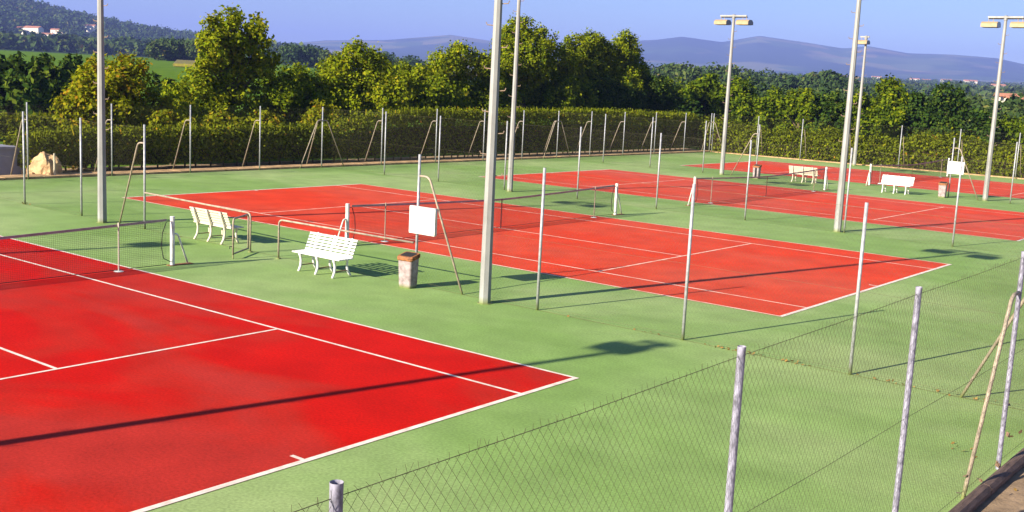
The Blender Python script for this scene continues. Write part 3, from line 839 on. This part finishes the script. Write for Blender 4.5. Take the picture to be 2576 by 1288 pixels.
# ------------------------------------------------------------------ hedges
def hedge(label, cat_name, path, prof, width, leaf, n_m2, size, stems=False, bottom=0.0, bias=0.0, rough=0.10, crown=0.15):
    """path: list of (x,y); prof(s)->height; clipped foliage faces over a dark twig core that blocks light"""
    pts = np.array(path, float); t = thing(cat_name, label, 'hedge', (pts[0][0], pts[0][1], 0))
    segs = np.diff(pts, axis=0); Ls = np.linalg.norm(segs, axis=1); tot = Ls.sum()
    o0 = pts[0]

    def at(s):
        s = np.asarray(s, float); acc = 0; X = np.zeros_like(s); Y = np.zeros_like(s); NX = np.zeros_like(s); NY = np.zeros_like(s)
        for k, L in enumerate(Ls):
            m_ = (s >= acc - 1e-6) & (s <= acc + L + 1e-6); f = (s[m_] - acc) / L
            X[m_] = pts[k][0] + segs[k][0] * f; Y[m_] = pts[k][1] + segs[k][1] * f
            NX[m_] = segs[k][1] / L; NY[m_] = -segs[k][0] / L; acc += L
        return X, Y, NX, NY
    P = []; O = []
    nface = int(tot * 2.2 * n_m2)
    for side in (1, -1):
        s = rng.random(nface) * tot; X, Y, NX, NY = at(s); H = prof(s)
        z = bottom + (H - bottom) * rng.random(nface); bul = width / 2 + rng.normal(size=nface) * rough + 0.08 * wave(s * 3, z * 5, 1.3)
        P.append(np.stack([X + side * NX * bul - o0[0], Y + side * NY * bul - o0[1], z], 1)); O.append(np.stack([side * NX, side * NY, np.zeros(nface)], 1))
    n = int(tot * width * n_m2 * 1.5)
    s = rng.random(n) * tot; X, Y, NX, NY = at(s); H = prof(s) + rng.normal(size=n) * rough + 0.06 * wave(s * 4, s, 1.0)
    q = (rng.random(n) - 0.5) * width
    P.append(np.stack([X + NX * q - o0[0], Y + NY * q - o0[1], H], 1)); O.append(np.tile([0, 0, 1.0], (n, 1)))
    P = np.concatenate(P); O = np.concatenate(O)
    V, Q = leaf_quads(P, np.full(len(P), size), up=0.3, out=O * 0.9)
    rnd = np.clip(rng.normal(0.45 + bias, 0.2, len(P)), 0, 1)
    link('foliage', np_mesh('foliage', V, Q, leaf, rnd), t)
    # upright shoots on the top
    n2 = int(tot * 22); s = rng.random(n2) * tot; X, Y, NX, NY = at(s); H = prof(s); q = (rng.random(n2) - 0.5) * width
    hh = rng.uniform(0.08, 0.42, n2); a = rng.uniform(0, PI, n2); wd = rng.uniform(0.02, 0.045, n2)
    bx, by = X + NX * q - o0[0], Y + NY * q - o0[1]; lean = rng.normal(size=(n2, 2)) * 0.05
    V = np.stack([np.stack([bx - np.cos(a) * wd, by - np.sin(a) * wd, H - 0.05], 1), np.stack([bx + np.cos(a) * wd, by + np.sin(a) * wd, H - 0.05], 1),
                  np.stack([bx + lean[:, 0] + np.cos(a) * wd * .4, by + lean[:, 1] + np.sin(a) * wd * .4, H + hh], 1), np.stack([bx + lean[:, 0] - np.cos(a) * wd * .4, by + lean[:, 1] - np.sin(a) * wd * .4, H + hh], 1)], 1).reshape(-1, 3)
    link('shoots', np_mesh('shoots', V, np.arange(n2 * 4).reshape(-1, 4), leaf, np.clip(rng.normal(0.6 + bias, 0.15, n2), 0, 1)), t)
    # solid dark core for the inner twigs, put in to block light
    mb = MB(); ns = max(2, int(tot / 0.8)); ss = np.linspace(0, tot, ns); X, Y, NX, NY = at(ss); H = prof(ss) - crown; w = width / 2 - 0.14
    V = []
    for x, y, nx, ny, h in zip(X, Y, NX, NY, H):
        x -= o0[0]; y -= o0[1]
        V += [(x + nx * w, y + ny * w, bottom + 0.05), (x + nx * w, y + ny * w, h), (x - nx * w, y - ny * w, h), (x - nx * w, y - ny * w, bottom + 0.05)]
    Fs = [(i * 4 + k, i * 4 + (k + 1) % 4, (i + 1) * 4 + (k + 1) % 4, (i + 1) * 4 + k) for i in range(ns - 1) for k in range(4)]
    Fs += [(3, 2, 1, 0), ((ns - 1) * 4, (ns - 1) * 4 + 1, (ns - 1) * 4 + 2, (ns - 1) * 4 + 3)]
    mb.add(V, Fs); mb.build('twig_light_block', 'hedgecore', t)
    if stems:
        s = 0.3
        while s < tot:
            X, Y, NX, NY = at(np.array([s])); x, y = X[0] - o0[0], Y[0] - o0[1]
            q = MB(); q.tube([(x, y, -0.15), (x + random.uniform(-.05, .05), y + random.uniform(-.08, .08), bottom + 0.3)], [0.045, 0.03], 6)
            q.build('stem', 'bark', t); s += random.uniform(0.5, 0.9)
    return t


hp = lambda s: np.interp(s, [0, 2, 8, 16.5, 18.5, 22, 40, 52, 54], [1.25, 1.45, 1.55, 1.62, 2.15, 2.45, 2.62, 2.45, 2.35])
hedge('long clipped hedge with dark face and sunlit top behind the left end fence', 'clipped_hedge', [(-20.9, 13.6), (-20.9, 67.0)], hp, 1.15, 'hedge', 300, 0.085, stems=True, bottom=0.24, crown=0.75, rough=0.14)
hf = lambda s: 1.66 + 0.42 * wave(s * 1.0, s * 0.4, 2.1) + 0.12 * wave(s, s, 0.6)
hedge('rough olive hedge beyond the farthest court', 'rough_hedge', [(-20.0, 67.3), (22.0, 67.3)], hf, 1.9, 'hedge', 230, 0.12, bottom=0.0, bias=-0.04, rough=0.26, crown=0.5)
hb = gp(0, 433)
hedge('dark hedge block at the left edge by the pale grey shed', 'dark_hedge', [(-21.6, 8.0), (-21.6, 10.35)], lambda s: 1.05 + 0 * s, 0.9, 'leafdark', 260, 0.10)
hedge('low brown hedge across the lawn under the dark left wood', 'brown_hedge', [(-42, 18.0), (-33, 31.0)], lambda s: 1.15 + 0.08 * wave(s, s, 1.0), 1.2, 'leafwarm', 130, 0.14, bias=-0.1)

# ------------------------------------------------------------------ trees behind the left end
def lob(px, X, depth=0.7):
    out = []
    for (u, v, r) in px:
        p = atx(u, v, X); dist = np.linalg.norm(p - CAM); rr = r * 0.98 * dist / F0
        out.append((p[0] + random.uniform(-1, 1) * depth, p[1] + random.uniform(-.4, .4) * depth, p[2], rr))
    return out


def tree_px(label, px, X, leaf, size=0.125, dens=190, bias=0.0, cat='tree', name='leafy_tree', group='trees behind the clipped hedge', tr=0.16):
    L = lob(px, X); u0 = np.mean([l[1] for l in L]); x0 = np.mean([l[0] for l in L])
    return tree(name, label, cat, (x0, u0, float(height(x0, u0))), L, leaf, size, dens, group, tr, bias)


tree_px('broad yellow green tree half hidden by the leftmost floodlight mast', [(300, 190, 42), (255, 200, 45), (215, 235, 48), (340, 225, 48), (280, 255, 70), (190, 270, 38), (225, 310, 55), (330, 300, 55), (280, 330, 55), (380, 280, 35), (190, 350, 35), (230, 375, 35)], -25.5, 'leafwarm', bias=0.08)
tree_px('tallest tree with open rounded crown left of the picture centre', [(592, 58, 34), (545, 74, 30), (635, 74, 32), (515, 100, 24), (655, 102, 20), (585, 100, 42), (535, 125, 32), (625, 118, 32), (500, 148, 20), (672, 165, 26), (692, 148, 13), (590, 150, 36), (548, 172, 34), (640, 175, 26), (610, 195, 40), (500, 205, 36), (560, 225, 50), (455, 235, 30), (650, 235, 42), (440, 275, 32), (500, 275, 48), (590, 285, 56), (690, 265, 36), (540, 310, 46), (650, 300, 44)], -26.5, 'leaf', bias=0.06, dens=165)
tree_px('dark bushy tree just right of the tallest tree', [(735, 195, 30), (765, 215, 36), (715, 225, 38), (755, 255, 48), (790, 265, 36), (720, 285, 40)], -28.5, 'leafmid')
tree_px('yellow green tree right of the dark bushy tree', [(897, 140, 32), (935, 160, 36), (868, 178, 40), (920, 205, 56), (842, 220, 42), (975, 195, 40), (890, 250, 52), (960, 245, 45), (830, 262, 36)], -27.5, 'leaf', bias=0.04)
tree_px('small round tree between two broader trees left of the thick mast', [(1020, 188, 28), (1045, 205, 32), (1000, 225, 34), (1035, 245, 40)], -29, 'leafmid', bias=0.1)
tree_px('broad olive green tree directly left of the thick near mast', [(1150, 142, 32), (1110, 162, 34), (1185, 165, 34), (1140, 200, 52), (1080, 208, 38), (1205, 215, 40), (1120, 250, 50), (1190, 255, 42), (1065, 250, 32)], -27.5, 'leaf', bias=0.0)
tree_px('tall pointed tree standing between the two masts at centre', [(1325, 78, 32), (1290, 105, 34), (1352, 110, 40), (1310, 150, 58), (1255, 160, 40), (1385, 155, 40), (1300, 205, 62), (1395, 205, 46), (1240, 225, 42), (1345, 245, 52)], -28, 'leafmid', bias=0.14)
tree_px('rounded tree in the middle of the three tall central trees', [(1475, 112, 32), (1440, 125, 32), (1500, 135, 36), (1470, 170, 50), (1425, 180, 34), (1460, 220, 52), (1500, 235, 42)], -28.5, 'leafmid', bias=0.12)
tree_px('rightmost of the three tall central trees, dark on its left', [(1560, 112, 32), (1530, 132, 30), (1590, 138, 32), (1560, 175, 48), (1600, 185, 38), (1622, 212, 26), (1545, 220, 50), (1590, 238, 42), (1630, 240, 20)], -27.5, 'leafmid', bias=0.14)
for k, (u, v, r, lab) in enumerate([(430, 330, 36, 'left of the tallest tree'), (560, 335, 38, 'under the tallest tree'), (660, 330, 36, 'under the tallest tree on its right'), (820, 300, 34, 'left of the double brace')]):
    tree_px('low yellow green bush leaning over the hedge ' + lab, [(u, v - 8, r), (u - 30, v, r * .75), (u + 30, v - 4, r * .8)], -22.4, 'leafwarm', bias=0.06, cat='bush', name='bush', group='bushes leaning over the hedge', tr=0.05, size=0.14)
tree_px('rusty brown shrub at the start of the clipped hedge', [(175, 370, 26), (200, 390, 26), (225, 400, 24), (345, 352, 20), (250, 400, 20)], -21.6, 'leafwarm', bias=0.32, cat='bush', name='bush', group='bushes leaning over the hedge', tr=0.05, size=0.13)


def lobd(px, dist, depth):
    out = []
    for (u, v, r) in px:
        p = atd(u, v, dist + random.uniform(-1, 1) * depth); rr = r * np.linalg.norm(p - CAM) / F0; out.append((p[0], p[1], p[2], rr))
    return out


def tree_d(label, px, dist, leaf, size, dens, name='broad_tree', group=None, bias=0.0, tr=0.2, cat='tree', depth=1.5):
    L = lobd(px, dist, depth); x0 = np.mean([l[0] for l in L]); y0 = np.mean([l[1] for l in L])
    return tree(name, label, cat, (x0, y0, float(height(x0, y0))), L, leaf, size, dens, group, tr, bias)


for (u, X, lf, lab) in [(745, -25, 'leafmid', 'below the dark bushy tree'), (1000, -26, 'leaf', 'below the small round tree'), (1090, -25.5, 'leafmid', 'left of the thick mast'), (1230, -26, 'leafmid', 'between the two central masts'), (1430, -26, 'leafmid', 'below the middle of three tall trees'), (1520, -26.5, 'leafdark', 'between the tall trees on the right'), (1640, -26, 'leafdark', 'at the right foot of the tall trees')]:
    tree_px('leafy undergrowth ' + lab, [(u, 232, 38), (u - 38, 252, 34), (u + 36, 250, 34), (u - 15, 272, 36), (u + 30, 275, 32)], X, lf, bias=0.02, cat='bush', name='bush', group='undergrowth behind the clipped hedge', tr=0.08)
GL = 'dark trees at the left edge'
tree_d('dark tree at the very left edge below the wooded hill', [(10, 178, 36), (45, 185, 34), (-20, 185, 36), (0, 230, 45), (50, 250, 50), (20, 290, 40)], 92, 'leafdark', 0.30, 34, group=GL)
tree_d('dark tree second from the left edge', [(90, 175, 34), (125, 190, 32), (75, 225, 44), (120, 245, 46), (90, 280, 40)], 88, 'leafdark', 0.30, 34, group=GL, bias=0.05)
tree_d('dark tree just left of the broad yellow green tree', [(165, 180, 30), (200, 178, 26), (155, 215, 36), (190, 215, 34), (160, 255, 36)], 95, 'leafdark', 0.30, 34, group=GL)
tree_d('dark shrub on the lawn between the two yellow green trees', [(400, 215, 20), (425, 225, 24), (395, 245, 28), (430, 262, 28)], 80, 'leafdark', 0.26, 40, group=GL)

GR = 'trees beyond the rough hedge'
rightt = [
    (1690, 235, 40, 104, 'leafmid', 'green tree beyond the hedge just right of the three tall trees'),
    (1765, 225, 44, 100, 'leafmid', 'green tree left of the two lamp mast, beyond the rough hedge'),
    (1860, 240, 46, 98, 'leafmid', 'green tree right of the two lamp mast, beyond the rough hedge'),
    (1940, 262, 40, 96, 'leafmid', 'low green tree above the braced far post'),
    (2010, 265, 40, 94, 'leafmid', 'low green tree above the cream far bench'),
    (2080, 270, 40, 94, 'leafdark', 'low dark tree left of the right hand mast'),
    (2160, 270, 38, 94, 'leafmid', 'low tree behind the thin one lamp mast'),
    (2240, 245, 46, 92, 'leafmid', 'taller pine like tree right of the thin mast'),
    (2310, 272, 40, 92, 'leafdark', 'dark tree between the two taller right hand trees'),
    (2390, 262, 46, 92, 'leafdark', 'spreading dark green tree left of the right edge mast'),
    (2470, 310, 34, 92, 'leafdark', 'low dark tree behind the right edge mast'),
    (2540, 330, 36, 94, 'leafmid', 'low green tree at the right edge of the picture'),
    (2620, 310, 40, 94, 'leafmid', 'green tree cut off by the right edge of the picture'),
]
for (u, v, r, d, lf, lab) in rightt:
    px = [(u, v, r * .8)]
    for _ in range(7):
        px.append((u + random.uniform(-1, 1) * r * 1.0, v + random.uniform(0.2, 1.9) * r, r * random.uniform(.5, .8)))
    px.append((u + random.uniform(-.5, .5) * r, v - r * 0.5, r * .45))
    tree_d(lab, px, d, lf, 0.18, 85, name='bushy_tree', group=GR, bias=random.uniform(-0.16, -0.04), tr=0.14)
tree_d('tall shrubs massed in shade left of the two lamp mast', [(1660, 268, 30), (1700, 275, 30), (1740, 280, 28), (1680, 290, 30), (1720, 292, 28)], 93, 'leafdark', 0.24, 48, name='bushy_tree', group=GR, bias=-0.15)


# ------------------------------------------------------------------ woods, far away
def clump_wood(name, label, spots, leaf, size, per, lob_n=4):
    """trees too far to pick apart: many crowns in one mass; spots: (x,y,height,width)"""
    Vs, Qs, Rs = [], [], []; off = 0
    for (x, y, h, w) in spots:
        z0 = float(height(x, y)); L = []
        for _ in range(lob_n):
            L.append((x + random.uniform(-.3, .3) * w, y + random.uniform(-.3, .3) * w, z0 + h * random.uniform(.35, .82), w * random.uniform(.26, .42)))
        L.append((x, y, z0 + h - w * 0.28, w * .28))
        P = []; N = []
        for (lx, ly, lz, r) in L:
            d = rng.normal(size=(per, 3)); d /= np.linalg.norm(d, axis=1)[:, None]
            P.append(np.array([lx, ly, lz]) + d * (r * rng.uniform(.7, 1.08, (per, 1)))); N.append(d)
        P = np.concatenate(P); N = np.concatenate(N)
        V, Q = leaf_quads(P, np.full(len(P), size), up=0.3, out=N * 1.3)
        Vs.append(V); Qs.append(Q + off); off += len(V); Rs.append(np.clip(rng.normal(random.uniform(.25, .6), .16, len(P)), 0, 1))
    V = np.concatenate(Vs); c = V.mean(0); c[2] = 0
    o = link(name, np_mesh(name, V - c, np.concatenate(Qs), leaf, np.concatenate(Rs)))
    o.location = c.tolist(); tag(o, label, 'wood', kind='stuff'); return o


def hit(u, v, d0, d1, up=2.0):
    for d in np.linspace(d0, d1, 400):
        p = atd(u, v, d)
        if p[2] <= float(height(p[0], p[1])) + up: return d
    return d1


HOUSES = [(85, 91, 19, 'largest pale house high on the left hill'), (121, 101, 14, 'small pale house right below the largest one'), (142, 86, 12, 'small yellowish house above the pair on the hill'),
          (157, 91, 11, 'pale cottage at the right of the hill group'), (229, 78, 15, 'white house near the hill crest left of the mast'), (246, 118, 14, 'pale house showing just left of the mast'), (277, 121, 14, 'white house showing just right of the mast'),
          (57, 82, 12, 'greyish house left of the largest hill house')]
HOUSES = [(u, v, hit(u, v, 960, 2360), w, lab) for u, v, w, lab in HOUSES]


def spot(u, d): p = atd(u, 300, d); return p[0], p[1]


sp = []
for _ in range(78):      # belt of mid-distance wood, right of the tall trees
    u = random.uniform(1560, 2700); d = random.uniform(290, 400); x, y = spot(u, d)
    h = np.interp(u, [1560, 1750, 2080, 2150, 2300, 2700], [11.5, 12.5, 13, 9.0, 5, 5]) * random.uniform(.72, 1.05); sp.append((x, y, h, random.uniform(7, 11)))
clump_wood('wood', 'bluish wood in the middle distance beyond the right hand trees', sp, 'wood', 0.75, 190)
sp = []
for _ in range(150):
    u = random.uniform(1640, 2750); d = random.uniform(140, 270); x, y = spot(u, d); sp.append((x, y, random.uniform(4, 6.5), random.uniform(5, 8)))
clump_wood('thicket', 'green thicket between the court side trees and the bluish wood', sp, 'wood', 0.5, 130)
sp = []
for _ in range(40):
    x, y = spot(random.uniform(385, 500), random.uniform(430, 470)); sp.append((x, y, random.uniform(5, 8.0), random.uniform(6, 9)))
for _ in range(55):
    x, y = spot(random.uniform(690, 1100), random.uniform(470, 540)); sp.append((x, y, random.uniform(6, 9), random.uniform(7, 10)))
clump_wood('tree_line', 'dark line of trees behind the green field', sp, 'wood', 0.8, 100)
sp = []
while len(sp) < 1700:
    u = random.uniform(-120, 800); d = 800 + 1700 * random.random() ** 0.8; x, y = spot(u, d)
    if wave(x, y, 100) + 0.4 * wave(x, y, 37) > 0.62: continue
    if any(abs(u - hu) < 11 and -560 < d - hd < 20 for hu, hv, hd, hw, hl in HOUSES): continue  # keep the view of the houses open
    sp.append((x, y, random.uniform(8, 17) * (0.6 if d < 1450 else 1), random.uniform(13, 23)))
clump_wood('hill_wood', 'woods covering the hazy hill at the left', sp, 'wood', 2.9, 32)
sp = []
while len(sp) < 700:
    u = random.uniform(1450, 2720); d = random.uniform(520, 2600); x, y = spot(u, d)
    if wave(x, y, 150) + 0.3 * wave(x, y, 50) > 0.25: continue
    sp.append((x, y, random.uniform(3.5, 6.5), random.uniform(10, 20)))
clump_wood('valley_wood', 'scattered hazy woods across the valley at the right', sp, 'wood', 2.0, 44)

# ------------------------------------------------------------------ houses
def house(label, u, v, d, w, dep, h, rz, group, win=2, ground=True):
    p = atd(u, v, d); z = float(height(p[0], p[1])); z = p[2] if not ground else z
    t = thing('house', label, 'house', (p[0], p[1], z), rz, group)
    mb = MB(); mb.box((0, 0, h / 2 - 2), (w, dep, h + 4))
    mb.prism([(-dep / 2, h), (dep / 2, h), (0, h + dep * .16)], 'x', -w / 2 + .02, w / 2 - .02); mb.build('wall', 'plaster', t)
    mb = MB(); o = 0.6
    for s in (-1, 1):
        mb.add([(-w / 2 - o, 0, h + dep * .16 + .25), (w / 2 + o, 0, h + dep * .16 + .25), (w / 2 + o, s * (dep / 2 + o), h - .12), (-w / 2 - o, s * (dep / 2 + o), h - .12),
                (-w / 2 - o, 0, h + dep * .16 + .03), (w / 2 + o, 0, h + dep * .16 + .03), (w / 2 + o, s * (dep / 2 + o), h - .34), (-w / 2 - o, s * (dep / 2 + o), h - .34)],
               [(0, 1, 2, 3), (7, 6, 5, 4), (0, 4, 5, 1), (2, 6, 7, 3), (1, 5, 6, 2), (0, 3, 7, 4)])
    mb.build('roof', 'tile', t)
    for k in range(win):
        x = -w / 2 + w * (k + .5) / win
        mb = MB(); mb.box((x, -dep / 2 - .03, h * .55), (1.1, .1, 1.5)); mb.build('window', 'pane', t)
    return t


GH = 'houses on the hazy hill'
for (u, v, d, w, lab) in HOUSES:
    house(lab, u, v, d, w, w * .6, w * .62, 0.5, GH, win=2)
GV = 'village houses in the right hand valley'
for (u, v, d, w, lab) in [(2118, 195, 2300, 22, 'pale village house just left of the thin mast'), (2205, 196, 2300, 24, 'white village house right of the thin mast'), (2300, 204, 2250, 22, 'village house above the dark spreading tree'),
                          (2330, 200, 2400, 20, 'distant white house above the right hand trees'), (2380, 206, 2300, 24, 'pale house in the valley left of the edge mast'), (2440, 212, 2300, 24, 'pale house farther right in the valley'),
                          (2528, 257, 430, 6, 'orange roofed house right of the edge mast'), (2553, 262, 410, 5.5, 'pale walled house at the right edge'), (2510, 222, 1500, 18, 'house in haze above the orange roofed one')]:
    house(lab, u, v, d if d < 600 else hit(u, v, 1200, 3000, 3), w, w * .6, w * .38, 0.5, GV, ground=d > 600)
# structures at the left by the path
p0 = gp(66, 434); p1 = p0 + np.array([1.75, 0.0, 0.0])
t = thing('rock_mound', 'rough sunlit tan rock mound behind the left corner posts', 'rock', ((p0 + p1) / 2).tolist(), 0.0)
mb = MB(); nu, nv = 26, 9; V = []
for a in range(nu):
    an = 2 * PI * a / nu
    for b in range(nv + 1):
        el = (b / nv) * PI / 2 - 0.05
        rx, ry, rz = 0.90, 0.46, 0.92
        x = math.copysign(abs(math.cos(an)) ** 0.75, math.cos(an)) * math.cos(el); yv = math.copysign(abs(math.sin(an)) ** 0.6, math.sin(an)) * math.cos(el); z = max(0, math.sin(el)) ** 0.62
        cut = 0.72 + 0.28 * min(1, max(0, (x + 0.9) / 1.1))
        k = 1 + 0.10 * math.sin(7.3 * x + 3 * z) * math.cos(6.1 * yv + 5 * z) + random.uniform(-.05, .05)
        V.append((rx * x * k, ry * yv * k + 0.2, rz * z * cut * min(1.06, k) * (0.55 + 0.45 * min(1, max(0, (x + 0.75) / 0.85))) - 0.05))
Fs = [(a * (nv + 1) + b, ((a + 1) % nu) * (nv + 1) + b, ((a + 1) % nu) * (nv + 1) + b + 1, a * (nv + 1) + b + 1) for a in range(nu) for b in range(nv)]
mb.add(V, Fs); mb.build('rock', 'stone', t)
for (x, yv, sc) in [(-0.95, -0.1, .13), (-0.75, -0.28, .10), (1.0, -0.12, .12), (0.2, -0.38, .09)]:
    q = MB(); q.tube([(x - sc, yv, -.05), (x - sc * .4, yv, sc * .8), (x + sc * .4, yv + .03, sc * .9), (x + sc, yv, -.05)], [sc * .4, sc * .8, sc * .75, sc * .4], 7); q.build('loose_stone', 'stone', t)
mb = MB(); mb.tube([(1.05, 0.1, -.05), (1.05, 0.1, .9)], .04, 8); mb.build('stake', 'pine', t)
p0 = gp(-10, 438); p1 = p0 + np.array([0.0, 1.9, 0.0])
t = thing('shed', 'pale grey rendered shed at the left edge behind the corner posts', 'shed', ((p0 + p1) / 2).tolist(), PI / 2)
Lw = 1.9
mb = MB(); mb.box((0, 0.6, 0.42), (Lw, 1.2, 1.05)); mb.build('wall', 'bluewall', t)
mb = MB(); mb.prism([(-Lw / 2 - .08, .95), (Lw / 2 + .08, .95), (Lw / 2 + .08, 1.0), (-Lw / 2 - .08, 1.06)], 'y', -0.08, 1.3); mb.build('roof', 'bluewall', t)

# vineyard rows on the slope behind the field
mb = MB()
for k in range(26):
    a = spot(438 + k * 4.2, 290); b = spot(446 + k * 4.2, 405)
    za = float(height(*a)); zb = float(height(*b))
    mb.tube([(a[0], a[1], za + .5), ((a[0] + b[0]) / 2, (a[1] + b[1]) / 2, float(height((a[0] + b[0]) / 2, (a[1] + b[1]) / 2)) + .5), (b[0], b[1], zb + .5)], .42, 5)
tag(mb.build('vineyard', 'vine'), 'yellow vineyard rows on the slope left of the tallest tree', 'vineyard', kind='stuff')

# ------------------------------------------------------------------ dry leaves and twigs
Pn = []
for (x, y, s, n) in [(9.6, 9.05, .5, 6), (10.6, 9.06, .3, 8), (12.4, 9.1, .25, 26), (12.9, 9.12, .35, 24), (13.9, 9.12, .4, 22), (15.7, 9.14, .4, 24), (16.4, 9.18, .25, 18), (17.2, 9.2, .5, 14), (17.75, 6.5, .5, 16), (17.8, 3.0, .5, 8), (-11.6, 9.15, .18, 24), (-3.4, 9.0, .3, 6)]:
    for _ in range(int(n * .55)): Pn.append((x + random.gauss(0, s), y + random.gauss(0, .05 if y > 8.8 else s * .3), random.uniform(.008, .03)))
for _ in range(160): Pn.append((random.uniform(18.2, 21), random.uniform(3, 12), random.uniform(-.01, .03)))
Pn = np.array(Pn); Pn = Pn[(Pn[:, 0] < 17.93) | (Pn[:, 0] > 18.16)]
V, Q = leaf_quads(Pn, np.full(len(Pn), .042), up=2.0)
V[:, 2] = np.maximum(V[:, 2], np.where(V[:, 0] > 18.1, -0.028, 0.003))
tag(link('dry_leaves', np_mesh('dry_leaves', V, Q, 'dryleaf')), 'orange dry leaves gathered along the fence bottoms', 'leaves', kind='stuff')
Pn = np.array([(XN + random.gauss(0, .015), random.uniform(3.6, 8.6), abs(random.gauss(.25, .35)) + .05) for _ in range(15)])
V, Q = leaf_quads(Pn, np.full(len(Pn), .055))
tag(link('caught_leaves', np_mesh('caught_leaves', V, Q, 'strap')), 'withered leaves caught in the near fence at the right', 'leaves', kind='stuff')

# ------------------------------------------------------------------ haze
cx, cy = CAM[0], CAM[1]
mb = MB(); mb.box((cx, cy, 200), (18400, 18400, 412)); hz = mb.mesh('haze', 'white'); hz.materials.clear()
m = bpy.data.materials.new('haze'); n, l = nodes(m)
out = n.new('ShaderNodeOutputMaterial'); pv = n.new('ShaderNodeVolumePrincipled')
pv.inputs['Color'].default_value = (0.27, 0.355, 0.86, 1); pv.inputs['Density'].default_value = 0.00016; pv.inputs['Anisotropy'].default_value = 0.0
l.new(pv.outputs[0], out.inputs['Volume']); hz.materials.append(m)
tag(link('haze', hz), 'pale blue haze over the valley and hills', 'haze', kind='stuff')
